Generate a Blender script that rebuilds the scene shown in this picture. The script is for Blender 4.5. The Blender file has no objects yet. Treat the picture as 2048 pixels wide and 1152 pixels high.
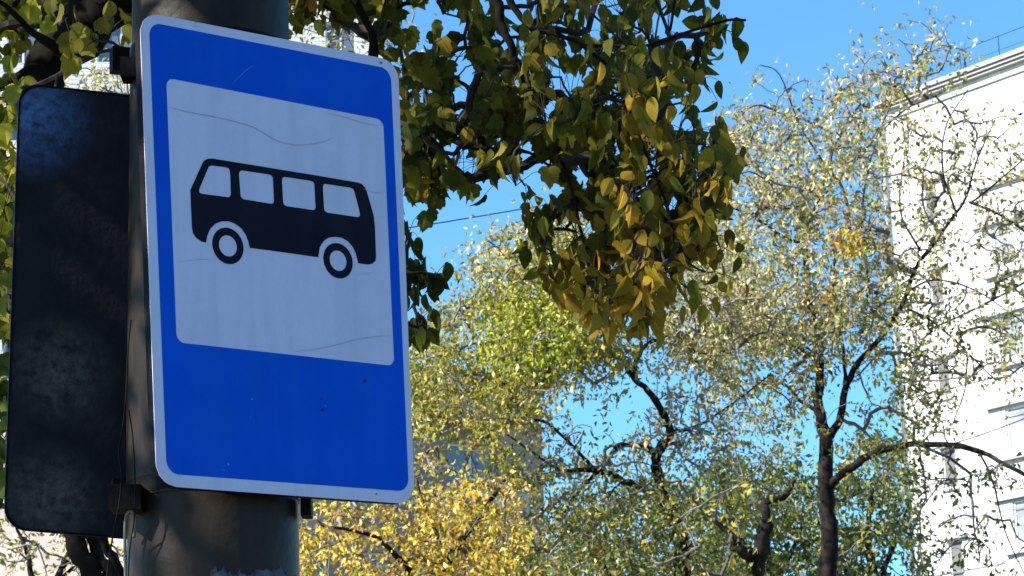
import bpy, math, random
import numpy as np
from mathutils import Vector, Matrix
from mathutils.geometry import delaunay_2d_cdt

# ---------------------------------------------------------------- camera, sky, sun, exposure
SC = bpy.context.scene
COL = SC.collection
F = 5350.0                       # focal length in pixels of the 2048 px wide photograph
PITCH, ROLL = math.radians(14), math.radians(-1.9)
EYE = np.array([0, 0, 1.6])
cam = bpy.data.cameras.new('camera')
camo = bpy.data.objects.new('camera', cam)
COL.objects.link(camo)
cam.sensor_width = 36
cam.lens = 36 * F / 2048
cam.clip_start = 0.1
cam.clip_end = 3000
cam.dof.use_dof = True          # focused on the sign; the far trees go slightly soft
cam.dof.focus_distance = 5.1
cam.dof.aperture_fstop = 38
RM = Matrix.Rotation(math.pi / 2 + PITCH, 3, 'X') @ Matrix.Rotation(ROLL, 3, 'Z')
camo.matrix_world = Matrix.Translation(EYE) @ RM.to_4x4()
SC.camera = camo
RN = np.array(RM)

SUN = Vector((-0.80, -0.36, 0)).normalized() * math.cos(math.radians(36))
SUN.z = math.sin(math.radians(36))
world = bpy.data.worlds.new('World')
SC.world = world
world.use_nodes = True
wn = world.node_tree
for n in list(wn.nodes):
    wn.nodes.remove(n)
sky = wn.nodes.new('ShaderNodeTexSky')
sky.sky_type = 'NISHITA'
sky.sun_disc = False
sky.sun_elevation = math.radians(36)
sky.sun_rotation = math.atan2(SUN.x, SUN.y)
sky.altitude = 100
sky.air_density = 1.0
sky.dust_density = 0.4
sky.ozone_density = 3.0
bg = wn.nodes.new('ShaderNodeBackground')
bg.inputs['Strength'].default_value = 0.088
wo = wn.nodes.new('ShaderNodeOutputWorld')
deep = wn.nodes.new('ShaderNodeVectorMath')          # clear deep blue autumn sky, the same in every direction
deep.operation = 'MULTIPLY'
deep.inputs[1].default_value = (0.57, 1.0, 1.25)
wn.links.new(sky.outputs[0], deep.inputs[0])
wn.links.new(deep.outputs[0], bg.inputs[0])
wn.links.new(bg.outputs[0], wo.inputs[0])
sl = bpy.data.lights.new('sun', 'SUN')
sl.energy = 5.0
sl.angle = math.radians(0.5)
sl.color = (1, 0.95, 0.87)
so = bpy.data.objects.new('sun', sl)
so.rotation_euler = SUN.to_track_quat('Z', 'Y').to_euler()
so.location = (-20, -10, 20)
COL.objects.link(so)
SC.view_settings.view_transform = 'Standard'
SC.view_settings.look = 'None'
SC.view_settings.gamma = 1
SC.view_settings.use_curve_mapping = False
SC.view_settings.exposure = 1.35

rnd = random.Random(7)
rng = np.random.default_rng(7)

# ---------------------------------------------------------------- helpers
def ray(x, y):
    return RN @ np.array([(x - 1024) / F, -(y - 576) / F, -1.0])

def at(x, y, dist):
    """world point seen at a photo pixel, dist metres away along the ground"""
    d = ray(x, y)
    return EYE + d * (dist / math.hypot(d[0], d[1]))

def to_px(P):
    q = (np.asarray(P) - EYE) @ RN
    z = -q[..., 2]
    return 1024 + F * q[..., 0] / z, 576 - F * q[..., 1] / z, z

def tag(o, label=None, cat=None, group=None, kind=None):
    if label: o['label'] = label
    if cat: o['category'] = cat
    if group: o['group'] = group
    if kind: o['kind'] = kind
    return o

def empty(name, loc, label, cat, group=None):
    o = bpy.data.objects.new(name, None)
    o.location = loc
    o.empty_display_size = 0.2
    COL.objects.link(o)
    return tag(o, label, cat, group)

def link(name, me, mat=None, parent=None):
    """link a mesh built in world coordinates; under a parent it keeps its place"""
    if mat is not None:
        if me.materials: me.materials[0] = mat
        else: me.materials.append(mat)
    o = bpy.data.objects.new(name, me)
    COL.objects.link(o)
    if parent is not None:
        o.parent = parent
        p, l = parent, Vector((0, 0, 0))
        while p is not None:
            l += p.location
            p = p.parent
        o.location = -l
    return o

class MB:
    def __init__(s):
        s.v, s.f = [], []
    def add(s, vs, fs):
        b = len(s.v)
        s.v += [tuple(map(float, v)) for v in vs]
        s.f += [tuple(i + b for i in f) for f in fs]
        return s
    def box(s, o, ax, ay, az):
        """parallelepiped from corner o along the three vectors"""
        o, ax, ay, az = map(np.asarray, (o, ax, ay, az))
        vs = [o, o + ax, o + ax + ay, o + ay, o + az, o + ax + az, o + ax + ay + az, o + ay + az]
        fs = [(0, 3, 2, 1), (4, 5, 6, 7), (0, 1, 5, 4), (1, 2, 6, 5), (2, 3, 7, 6), (3, 0, 4, 7)]
        if np.dot(np.cross(ax, ay), az) < 0:
            fs = [tuple(reversed(f)) for f in fs]
        return s.add(vs, fs)
    def tube(s, pts, rad, n=6, cap=True):
        pts = [np.asarray(p, float) for p in pts]
        m = len(pts)
        if not hasattr(rad, '__len__'): rad = [rad] * m
        up = None
        vs, fs = [], []
        for i, p in enumerate(pts):
            t = pts[min(i + 1, m - 1)] - pts[max(i - 1, 0)]
            t = t / (np.linalg.norm(t) + 1e-9)
            if up is None:
                a = np.array([0, 0, 1.0]) if abs(t[2]) < .9 else np.array([1.0, 0, 0])
                up = np.cross(t, a)
            up = up - t * np.dot(up, t)
            up /= np.linalg.norm(up) + 1e-9
            w = np.cross(t, up)
            for k in range(n):
                a = 2 * math.pi * k / n
                vs.append(p + rad[i] * (math.cos(a) * up + math.sin(a) * w))
        for i in range(m - 1):
            for k in range(n):
                k2 = (k + 1) % n
                fs.append((i * n + k, i * n + k2, (i + 1) * n + k2, (i + 1) * n + k))
        if cap:
            fs.append(tuple(range(n - 1, -1, -1)))
            fs.append(tuple((m - 1) * n + k for k in range(n)))
        return s.add(vs, fs)
    def mesh(s, name, smooth=False):
        me = bpy.data.meshes.new(name)
        me.from_pydata(s.v, [], s.f)
        me.update()
        if smooth:
            me.shade_smooth()
        return me
    def build(s, name, mat, parent=None, smooth=False):
        return link(name, s.mesh(name, smooth), mat, parent)

def smooth_path(pts, rad, k=4):
    """Catmull-Rom through control points and radii"""
    P = np.array(pts, float)
    R = np.array(rad, float)
    P = np.vstack([2 * P[0] - P[1], P, 2 * P[-1] - P[-2]])
    R = np.concatenate([[R[0]], R, [R[-1]]])
    op, orr = [], []
    for i in range(1, len(P) - 2):
        for j in range(k):
            t = j / k
            a, b, c, d = P[i - 1], P[i], P[i + 1], P[i + 2]
            op.append(.5 * ((2 * b) + (c - a) * t + (2 * a - 5 * b + 4 * c - d) * t * t + (3 * b - a - 3 * c + d) * t ** 3))
            orr.append(R[i] * (1 - t) + R[i + 1] * t)
    op.append(P[-2]); orr.append(R[-2])
    return np.array(op), np.array(orr)

# ---------------------------------------------------------------- materials
def mat(name, col, rough=.6, metal=0, spec=.5, noise=None, bump=0, bscale=40, second=None):
    m = bpy.data.materials.new(name)
    m.use_nodes = True
    nt = m.node_tree
    b = nt.nodes['Principled BSDF']
    b.inputs['Base Color'].default_value = (*col, 1)
    b.inputs['Roughness'].default_value = rough
    b.inputs['Metallic'].default_value = metal
    b.inputs['Specular IOR Level'].default_value = spec
    tc = nt.nodes.new('ShaderNodeTexCoord')
    if noise:
        sc, lo, hi = noise
        nz = nt.nodes.new('ShaderNodeTexNoise')
        nz.inputs['Scale'].default_value = sc
        nz.inputs['Detail'].default_value = 6
        nz.inputs['Roughness'].default_value = .65
        nt.links.new(tc.outputs['Object'], nz.inputs['Vector'])
        mr = nt.nodes.new('ShaderNodeMapRange')
        mr.inputs['From Min'].default_value = lo
        mr.inputs['From Max'].default_value = hi
        nt.links.new(nz.outputs[0], mr.inputs[0])
        mx = nt.nodes.new('ShaderNodeMix')
        mx.data_type = 'RGBA'
        mx.inputs['A'].default_value = (*col, 1)
        mx.inputs['B'].default_value = (*(second or col), 1)
        nt.links.new(mr.outputs[0], mx.inputs['Factor'])
        nt.links.new(mx.outputs['Result'], b.inputs['Base Color'])
    if bump:
        n2 = nt.nodes.new('ShaderNodeTexNoise')
        n2.inputs['Scale'].default_value = bscale
        n2.inputs['Detail'].default_value = 5
        nt.links.new(tc.outputs['Object'], n2.inputs['Vector'])
        bp = nt.nodes.new('ShaderNodeBump')
        bp.inputs['Strength'].default_value = bump
        bp.inputs['Distance'].default_value = .01
        nt.links.new(n2.outputs[0], bp.inputs['Height'])
        nt.links.new(bp.outputs[0], b.inputs['Normal'])
    return m

def leaf_mat(name, per_object=False, transl=.4, rough=.45, spec=.12):
    m = bpy.data.materials.new(name)
    m.use_nodes = True
    nt = m.node_tree
    b = nt.nodes['Principled BSDF']
    out = nt.nodes['Material Output']
    if per_object:
        c = nt.nodes.new('ShaderNodeObjectInfo'); cs = c.outputs['Color']
    else:
        c = nt.nodes.new('ShaderNodeAttribute'); c.attribute_name = 'tint'; cs = c.outputs['Color']
    tc = nt.nodes.new('ShaderNodeTexCoord')
    nz = nt.nodes.new('ShaderNodeTexNoise')
    nz.inputs['Scale'].default_value = 28
    nz.inputs['Detail'].default_value = 3
    nt.links.new(tc.outputs['Object'], nz.inputs['Vector'])
    mr = nt.nodes.new('ShaderNodeMapRange')
    mr.inputs['From Min'].default_value = .3; mr.inputs['From Max'].default_value = .7
    mr.inputs['To Min'].default_value = .7; mr.inputs['To Max'].default_value = 1.3
    nt.links.new(nz.outputs[0], mr.inputs[0])
    mu = nt.nodes.new('ShaderNodeVectorMath'); mu.operation = 'SCALE'
    nt.links.new(cs, mu.inputs[0]); nt.links.new(mr.outputs[0], mu.inputs['Scale'])
    nt.links.new(mu.outputs[0], b.inputs['Base Color'])
    b.inputs['Roughness'].default_value = rough
    b.inputs['Specular IOR Level'].default_value = spec
    tr = nt.nodes.new('ShaderNodeBsdfTranslucent')
    nt.links.new(mu.outputs[0], tr.inputs['Color'])
    mx = nt.nodes.new('ShaderNodeMixShader')
    mx.inputs[0].default_value = transl
    nt.links.new(b.outputs[0], mx.inputs[1]); nt.links.new(tr.outputs[0], mx.inputs[2])
    nt.links.new(mx.outputs[0], out.inputs['Surface'])
    return m

M = dict(
    sign_white=mat('sign_white', (.58, .55, .68), .6, spec=.1, noise=(9, .45, .8), second=(.54, .515, .645)),
    sign_blue=mat('sign_blue', (.0, .070, .50), .55, spec=.04, noise=(7, .35, .75), second=(.0, .088, .56)),
    sign_black=mat('sign_black', (.006, .005, .012), .6, spec=.06, noise=(6, .4, .7), second=(.009, .008, .016)),
    scratch=mat('scratch', (.34, .32, .40), .8),
    nick=mat('nick', (.10, .20, .55), .8),
    zinc=mat('zinc', (.10, .10, .105), .5, .5, noise=(12, .4, .7), second=(.05, .05, .05)),
    black_steel=mat('black_steel', (.006, .005, .005), .7, spec=.1, bump=.3),
    bark_near=mat('bark_near', (.008, .0065, .005), .95, spec=.08, bump=.8, bscale=14, noise=(6, .4, .7), second=(.016, .013, .010)),
    bark_dark=mat('bark_dark', (.010, .008, .008), .95, spec=.1, bump=.8, bscale=10, noise=(7, .45, .7), second=(.04, .03, .027)),
    twig_near=mat('twig_near', (.02, .015, .012), .9),
    twig_far=mat('twig_far', (.22, .195, .19), .9, noise=(1.2, .4, .6), second=(.06, .05, .05)),
    leaf_obj=leaf_mat('leaf_single', True, .62, .6),
    leaf=leaf_mat('leaf_near', False, .62, .6),
    leaf_far=leaf_mat('leaf_far', False, .45, .4, .5),
    white_wall=mat('white_wall', (.70, .69, .67), .9, noise=(.6, .4, .7), second=(.56, .55, .54), bump=.3, bscale=6),
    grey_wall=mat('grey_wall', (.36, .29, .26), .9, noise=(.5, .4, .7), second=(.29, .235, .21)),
    glass=mat('glass', (.10, .13, .17), .08, 0, 1.0),
    glass_pale=mat('glass_pale', (.34, .34, .35), .35, 0, .6, noise=(.9, .4, .6), second=(.20, .21, .23)),
    frame_white=mat('frame_white', (.75, .75, .74), .5),
    curtain=mat('curtain', (.13, .125, .12), .9),
    roof=mat('roof', (.12, .12, .12), .9),
    wire=mat('wire', (.010, .010, .010), .8, spec=.1),
    joint=mat('joint', (.20, .20, .20), .9),
    conduit=mat('conduit', (.16, .14, .11), .7),
    pipe=mat('pipe', (.42, .42, .43), .5, .2),
    asphalt=mat('asphalt', (.06, .06, .06), .9, noise=(3, .4, .7), second=(.045, .045, .045)),
    grass=mat('grass', (.09, .11, .035), .95, noise=(.7, .4, .65), second=(.16, .12, .04)),
)
def rel_light_wall(m, sx, sz):
    """fine courses of brick on a far wall"""
    nt = m.node_tree
    b = nt.nodes['Principled BSDF']
    br = nt.nodes.new('ShaderNodeTexBrick')
    br.inputs['Scale'].default_value = 1
    br.inputs['Brick Width'].default_value = sx
    br.inputs['Row Height'].default_value = sz
    br.inputs['Mortar Size'].default_value = .012
    br.inputs['Color1'].default_value = (1, 1, 1, 1)
    br.inputs['Color2'].default_value = (.78, .78, .79, 1)
    br.inputs['Mortar'].default_value = (.52, .52, .53, 1)
    at_ = nt.nodes.new('ShaderNodeAttribute'); at_.attribute_name = 'wall_uv'
    nt.links.new(at_.outputs['Vector'], br.inputs['Vector'])
    mx = nt.nodes.new('ShaderNodeMix'); mx.data_type = 'RGBA'; mx.blend_type = 'MULTIPLY'
    mx.inputs['Factor'].default_value = 1
    src = b.inputs['Base Color'].links[0].from_socket
    nt.links.new(src, mx.inputs['A']); nt.links.new(br.outputs['Color'], mx.inputs['B'])
    nt.links.new(mx.outputs['Result'], b.inputs['Base Color'])
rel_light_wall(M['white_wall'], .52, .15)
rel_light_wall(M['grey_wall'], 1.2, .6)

# metal of the lamp post: dark painted steel, rust streaks and a torn paper remnant near the bottom
def post_material():
    m = mat('post_paint', (.028, .020, .0145), .45, 0, spec=.1, noise=(5, .4, .7), second=(.012, .009, .007), bump=.25, bscale=30)
    nt = m.node_tree
    b = nt.nodes['Principled BSDF']
    tc = nt.nodes.new('ShaderNodeTexCoord')
    mp = nt.nodes.new('ShaderNodeMapping'); mp.inputs['Scale'].default_value = (9, 9, .8)
    nz = nt.nodes.new('ShaderNodeTexNoise'); nz.inputs['Scale'].default_value = 2.5; nz.inputs['Detail'].default_value = 8
    nt.links.new(tc.outputs['Object'], mp.inputs[0]); nt.links.new(mp.outputs[0], nz.inputs['Vector'])
    mr = nt.nodes.new('ShaderNodeMapRange'); mr.inputs['From Min'].default_value = .5; mr.inputs['From Max'].default_value = .72
    nt.links.new(nz.outputs[0], mr.inputs[0])
    mx = nt.nodes.new('ShaderNodeMix'); mx.data_type = 'RGBA'
    src = b.inputs['Base Color'].links[0].from_socket
    nt.links.new(src, mx.inputs['A']); mx.inputs['B'].default_value = (.030, .022, .017, 1)
    nt.links.new(mr.outputs[0], mx.inputs['Factor'])
    nt.links.new(mx.outputs['Result'], b.inputs['Base Color'])
    return m
M['post'] = post_material()
def weather(m, amount, tint):
    """runs of dirt and fine grain on the sign films"""
    nt = m.node_tree
    b = nt.nodes['Principled BSDF']
    tc = nt.nodes.new('ShaderNodeTexCoord')
    cur = b.inputs['Base Color'].links[0].from_socket
    for sc, base, lo, hi, am in (((16, 16, 1.6), 2.2, .48, .75, amount), ((1, 1, 1), 160, .45, .75, amount * .6), ((1, 1, 1), 5, .5, .8, amount)):
        mp = nt.nodes.new('ShaderNodeMapping'); mp.inputs['Scale'].default_value = sc
        nz = nt.nodes.new('ShaderNodeTexNoise'); nz.inputs['Scale'].default_value = base; nz.inputs['Detail'].default_value = 7
        nt.links.new(tc.outputs['Object'], mp.inputs[0]); nt.links.new(mp.outputs[0], nz.inputs['Vector'])
        mr = nt.nodes.new('ShaderNodeMapRange'); mr.inputs['From Min'].default_value = lo; mr.inputs['From Max'].default_value = hi
        mr.inputs['To Max'].default_value = am
        nt.links.new(nz.outputs[0], mr.inputs[0])
        mx = nt.nodes.new('ShaderNodeMix'); mx.data_type = 'RGBA'
        nt.links.new(cur, mx.inputs['A']); mx.inputs['B'].default_value = (*tint, 1)
        nt.links.new(mr.outputs[0], mx.inputs['Factor'])
        cur = mx.outputs['Result']
    nt.links.new(cur, b.inputs['Base Color'])
weather(M['sign_white'], .17, (.30, .27, .30))
weather(M['sign_blue'], .22, (.02, .11, .40))
weather(M['sign_black'], .2, (.02, .022, .03))
M['paper'] = mat('paper', (.085, .085, .10), .9, noise=(45, .42, .58), second=(.03, .03, .035))
# bare back of the second sign: dark primer with blue paint worn through near one corner, and two soft light dapples painted into the colour
def back_material(corner, sun_dapple1, sun_dapple2):
    m = mat('sign_back', (.019, .018, .023), .55, 0, spec=.08, noise=(14, .4, .7), second=(.013, .012, .016), bump=.15, bscale=60)
    nt = m.node_tree
    b = nt.nodes['Principled BSDF']
    geo = nt.nodes.new('ShaderNodeNewGeometry')
    cur = b.inputs['Base Color'].links[0].from_socket
    for c, rad, colr, sc, lo in ((corner, .15, (.13, .25, .55), 55, .52), (sun_dapple1, .12, (.16, .16, .115), 50, .55), (sun_dapple2, .12, (.16, .155, .115), 45, .55)):
        d = nt.nodes.new('ShaderNodeVectorMath'); d.operation = 'DISTANCE'
        d.inputs[1].default_value = tuple(c)
        nt.links.new(geo.outputs['Position'], d.inputs[0])
        mr = nt.nodes.new('ShaderNodeMapRange'); mr.inputs['From Min'].default_value = rad; mr.inputs['From Max'].default_value = 0
        nt.links.new(d.outputs['Value'], mr.inputs[0])
        nz = nt.nodes.new('ShaderNodeTexNoise'); nz.inputs['Scale'].default_value = sc; nz.inputs['Detail'].default_value = 7; nz.inputs['Roughness'].default_value = .7
        nt.links.new(geo.outputs['Position'], nz.inputs['Vector'])
        m2 = nt.nodes.new('ShaderNodeMapRange'); m2.inputs['From Min'].default_value = lo - .22; m2.inputs['From Max'].default_value = lo + .25
        nt.links.new(nz.outputs[0], m2.inputs[0])
        mu = nt.nodes.new('ShaderNodeMath'); mu.operation = 'MULTIPLY'
        nt.links.new(mr.outputs[0], mu.inputs[0]); nt.links.new(m2.outputs[0], mu.inputs[1])
        mx = nt.nodes.new('ShaderNodeMix'); mx.data_type = 'RGBA'
        nt.links.new(cur, mx.inputs['A']); mx.inputs['B'].default_value = (*colr, 1)
        nt.links.new(mu.outputs[0], mx.inputs['Factor'])
        cur = mx.outputs['Result']
    nt.links.new(cur, b.inputs['Base Color'])
    return m

# ---------------------------------------------------------------- ground
g = MB()
g.add([(-1500, -1500, 0), (1500, -1500, 0), (1500, 1500, 0), (-1500, 1500, 0)], [(0, 1, 2, 3)])
tag(g.build('ground', M['grass']), kind='structure')
g = MB(); g.box((-60, 3.2, .0), (120, 0, 0), (0, 3.4, 0), (0, 0, .12))
tag(g.build('pavement', M['asphalt']), kind='structure')
g = MB(); g.add([(-60, -5.5, .004), (60, -5.5, .004), (60, 3.05, .004), (-60, 3.05, .004)], [(0, 1, 2, 3)])
tag(g.build('road', M['asphalt']), kind='structure')
g = MB(); g.box((-60, 3.05, 0), (120, 0, 0), (0, .148, 0), (0, 0, .15))
tag(g.build('kerb', mat('kerb_stone', (.3, .3, .29), .9)), kind='structure')

# ---------------------------------------------------------------- buildings
class Plane:
    """vertical facade: origin A (x, y), direction u (unit, 2D); outward normal n (2D)"""
    def __init__(s, A, u, n):
        s.A, s.u, s.n = np.array(A[:2], float), np.array(u[:2], float), np.array(n[:2], float)
    def p(s, u, z, out=0):
        q = s.A + s.u * u + s.n * out
        return np.array([q[0], q[1], z])

def facade(pl, u0, u1, z0, z1, depth, openings, name, material, parent, rec=.22):
    us = sorted({u0, u1, *[o[0] for o in openings], *[o[1] for o in openings]})
    zs = sorted({z0, z1, *[o[2] for o in openings], *[o[3] for o in openings]})
    vs, fs, uv = [], [], []
    def quad(a, b, c, d, cs):
        k = len(vs); vs.extend([a, b, c, d]); fs.append((k, k + 1, k + 2, k + 3)); uv.extend(cs)
    for i in range(len(us) - 1):
        for j in range(len(zs) - 1):
            um, zm = (us[i] + us[i + 1]) / 2, (zs[j] + zs[j + 1]) / 2
            if any(o[0] < um < o[1] and o[2] < zm < o[3] for o in openings):
                continue
            a, b, c, d = us[i], us[i + 1], zs[j], zs[j + 1]
            quad(pl.p(a, c), pl.p(b, c), pl.p(b, d), pl.p(a, d), [(a, c, 0), (b, c, 0), (b, d, 0), (a, d, 0)])
    for a, b, c, d in openings:
        z3 = [(a, c, 0)] * 4
        quad(pl.p(a, c), pl.p(a, c, -rec), pl.p(a, d, -rec), pl.p(a, d), z3)
        quad(pl.p(b, c), pl.p(b, c, -rec), pl.p(b, d, -rec), pl.p(b, d), z3)
        quad(pl.p(a, c), pl.p(b, c), pl.p(b, c, -rec), pl.p(a, c, -rec), z3)
        quad(pl.p(a, d), pl.p(b, d), pl.p(b, d, -rec), pl.p(a, d, -rec), z3)
        quad(pl.p(a, c, -rec - .08), pl.p(b, c, -rec - .08), pl.p(b, d, -rec - .08), pl.p(a, d, -rec - .08), z3)
    D = -depth
    for (a, b, oa, ob) in ((u0, u0, 0, D), (u1, u1, 0, D), (u0, u1, D, D)):
        L = depth if a == b else u1 - u0
        quad(pl.p(a, z0, oa), pl.p(b, z0, ob), pl.p(b, z1, ob), pl.p(a, z1, oa), [(0, z0, 0), (L, z0, 0), (L, z1, 0), (0, z1, 0)])
    quad(pl.p(u0, z1), pl.p(u1, z1), pl.p(u1, z1, D), pl.p(u0, z1, D), [(0, 0, 0)] * 4)
    me = bpy.data.meshes.new(name)
    me.from_pydata([tuple(v) for v in vs], [], fs)
    at_ = me.attributes.new('wall_uv', 'FLOAT_VECTOR', 'POINT')
    at_.data.foreach_set('vector', np.array(uv, float).ravel())
    me.update()
    return link(name, me, material, parent)

def hbar(pl, u0, u1, z0, z1, out0, out1):
    """box on a facade between offsets out0 and out1"""
    return MB().box(pl.p(u0, z0, out0), pl.p(u1, z0, out0) - pl.p(u0, z0, out0), pl.p(u0, z0, out1) - pl.p(u0, z0, out0), (0, 0, z1 - z0))

def window(pl, a, b, c, d, parent, glass, mull=(), trans=(), rec=.16, fw=.06):
    m = MB()
    def fr(u0, u1, z0, z1):
        m.box(pl.p(u0, z0, -rec - .05), pl.p(u1, z0) - pl.p(u0, z0), pl.p(u0, z0, .05) - pl.p(u0, z0), (0, 0, z1 - z0))
    fr(a, a + fw, c, d); fr(b - fw, b, c, d); fr(a + fw, b - fw, c, c + fw); fr(a + fw, b - fw, d - fw, d)
    for q in mull:
        u = a + (b - a) * q
        fr(u - fw / 2, u + fw / 2, c + fw, d - fw)
    f = m.build('window', M['frame_white'], parent)
    g = MB(); g.add([pl.p(a + .02, c + .02, -rec - .03), pl.p(b - .02, c + .02, -rec - .03), pl.p(b - .02, d - .02, -rec - .03), pl.p(a + .02, d - .02, -rec - .03)], [(0, 1, 2, 3)])
    g.build('pane', glass, f)
    return f

# right: white brick block whose corner stands behind the tall thin tree
Apx = at(1768, 206, 82)
d2 = ray(2048, 102)
Bpx = EYE + d2 * (Apx[2] - 1.6) / d2[2]
uR = (Bpx - Apx)[:2]; uR /= np.linalg.norm(uR)
nR = np.array([uR[1], -uR[0]])
if np.dot(nR, -Apx[:2]) < 0: nR = -nR
PR = Plane(Apx, uR, nR)
ZR = Apx[2]
bR = empty('apartment_building', (Apx[0], Apx[1], 0), 'tall white brick apartment block in full sun at the right, behind the bare-branched tree', 'building')
op = []
UE = 16.0
for k in range(-9, 1):
    zt = 24.38 + 2.78 * k
    if zt - 1.2 > .3:
        op.append((1.38, 1.95, zt - 1.2, zt))
        for u0 in (9.4,): op.append((u0, u0 + 1.3, zt - 1.35, zt))
    zl = 19.62 + 2.78 * (k + 1)
    if zl - 1.35 > .3:
        op.append((4.05, 6.55, zl - 1.3, zl))
        op.append((11.6, 14.1, zl - 1.3, zl))
facade(PR, 0, UE, 0, ZR - .32, 13, op, 'wall', M['white_wall'], bR, .12)
for o in op:
    w = window(PR, *o, bR, M['curtain'] if o[1] - o[0] < .7 else M['glass_pale'], mull=(.36, .68) if o[1] - o[0] > 2 else ((.5,) if o[1] - o[0] > 1 else ()), rec=.05)
    if o[1] - o[0] > 2:
        hbar(PR, o[0] - .7, o[1] + .5, o[3] + .06, o[3] + .11, .002, .14).build('ledge', M['white_wall'], bR)
        hbar(PR, o[0] - .35, o[1] + .5, o[3] + 1.22, o[3] + 1.29, .002, .16).build('balcony_slab', M['white_wall'], bR)
    else:
        hbar(PR, o[0] - .06, o[1] + .25, o[3] + .02, o[3] + .1, .002, .16).build('lintel', M['white_wall'], bR)
        hbar(PR, o[0] - .06, o[1] + .06, o[2] - .08, o[2] - .02, .002, .09).build('sill', M['frame_white'], bR)
# cornice in steps
for (za, zb, out) in ((.0, .13, .34), (.15, .23, .26), (.25, .32, .18)):
    hbar(PR, -.02 - out * .3, UE, ZR - zb, ZR - za, -.3, out).build('cornice', M['white_wall'], bR)
hbar(PR, -.1, UE, ZR - .62, ZR - .54, .002, .07).build('cornice', M['white_wall'], bR)
hbar(PR, 0, UE, ZR, ZR + .03, -12.9, .2).build('roof', M['roof'], bR)
# panel joints running across the wall
for k in range(9):
    hbar(PR, .002, 3.6, 20.62 - 2.78 * (k - 1), 20.66 - 2.78 * (k - 1), .002, .02).build('string_course', M['joint'], bR)
for k in range(10):
    z = 24.95 - 2.78 * k
    if z > .5: hbar(PR, .01, UE - .01, z, z + .035, .0005, .008).build('panel_joint', M['joint'], bR)
for u in (2.9, 7.3, 11.0):
    hbar(PR, u, u + .03, .3, ZR - .7, .0005, .009).build('panel_joint', M['joint'], bR)
# roof railing and aerial
rl = MB()
rz = ZR + .03
rl.tube([PR.p(2.9, rz + .95, -.5), PR.p(UE, rz + .95, -.5)], .010, 5)
rl.tube([PR.p(2.9, rz + .5, -.5), PR.p(UE, rz + .5, -.5)], .006, 5)
for i in range(8):
    rl.tube([PR.p(2.9 + i * 1.6, rz - .02, -.5), PR.p(2.9 + i * 1.6, rz + .98, -.5)], .012, 5)
rl.build('roof_railing', M['wire'], bR)
ae = MB()
ae.tube([PR.p(3.35, rz - .02, -.3), PR.p(3.0, rz + 1.0, -.5)], .022, 5)
ae.tube([PR.p(3.1, rz - .02, -.3), PR.p(3.28, rz + .55, -.3)], .015, 5)
ae.build('roof_aerial', M['wire'], bR)
# downpipe at the corner
dp = MB()
dp.tube([PR.p(-.12, 0, .05), PR.p(-.12, ZR - .7, .05), PR.p(.05, ZR - .5, .1)], .085, 10)
for k in range(9):
    z = 2 + 2.78 * k
    dp.tube([PR.p(-.12, z, .05), PR.p(-.12, z + .08, .05)], .11, 10)
dp.build('downpipe', M['pipe'], bR, True)

# left: pale block seen in slivers through the leaves and under the sign back
A = at(785, 900, 92)
nL = np.array([.07, -.998]); nL /= np.linalg.norm(nL)
uL = np.array([nL[1], -nL[0]])
if uL[0] > 0: uL = -uL
PL = Plane(A, uL, nL)
bL = empty('apartment_building', (A[0], A[1], 0), 'tall pale block glimpsed at far left and under the dark sign back', 'building')
op = []
for k in range(14):
    for i in range(7):
        u0 = 1.0 + i * 3.8
        op.append((u0, u0 + (1.7 if i % 3 else 1.1), 1.3 + 2.9 * k, 2.75 + 2.9 * k))
facade(PL, 0, 28, 0, 42.5, 13, op, 'wall', M['white_wall'], bL)
for o in op:
    window(PL, *o, bL, M['glass'], mull=(.5,))
hbar(PL, -.1, 28.1, 42.5, 42.9, -13, .25).build('cornice', M['white_wall'], bL)
hbar(PL, 0, 28, 42.901, 42.93, -12.9, .1).build('roof', M['roof'], bL)

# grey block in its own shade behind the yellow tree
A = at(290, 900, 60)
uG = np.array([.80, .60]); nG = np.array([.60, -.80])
PG = Plane(A, uG, nG)
dr = ray(1083, 860)[:2]
# where the facade meets the sight line of its far corner
t = np.linalg.solve(np.array([[uG[0], -dr[0]], [uG[1], -dr[1]]]), -A[:2])
LG = t[0]
Q = PG.p(LG, 0)
ZG = at(1083, 782, math.hypot(Q[0], Q[1]))[2]
bG = empty('apartment_building', (A[0], A[1], 0), 'low grey block in shade behind the yellow tree, right of the bus sign', 'building')
op = []
nst = int((ZG - 1) // 2.85)
for k in range(nst):
    i = 0
    u = .9
    while u + 1.6 < LG:
        op.append((u, u + (1.5 if i % 2 else .9), 1.0 + 2.85 * k, 2.45 + 2.85 * k))
        u += 2.5; i += 1
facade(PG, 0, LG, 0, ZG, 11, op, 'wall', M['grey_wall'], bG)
for o in op:
    window(PG, *o, bG, M['glass'], mull=(.5,))
    hbar(PG, o[0] - .08, o[1] + .08, o[2] - .07, o[2] - .01, .002, .12).build('sill', M['frame_white'], bG)
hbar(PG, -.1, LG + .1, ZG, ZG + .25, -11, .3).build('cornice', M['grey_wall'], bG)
for k in range(nst):   # balconies stacked at the near end
    b = hbar(PG, LG * .66, LG * .66 + 2.6, 3.02 + 2.85 * k - .14, 3.02 + 2.85 * k, .002, 1.0).build('balcony', M['grey_wall'], bG)
    hbar(PG, LG * .66, LG * .66 + 2.6, 3.02 + 2.85 * k, 3.95 + 2.85 * k, .96, 1.0).build('balcony_panel', mat('balcony_panel', (.36, .42, .5), .6) if k == 0 else bpy.data.materials['balcony_panel'], b)

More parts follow.
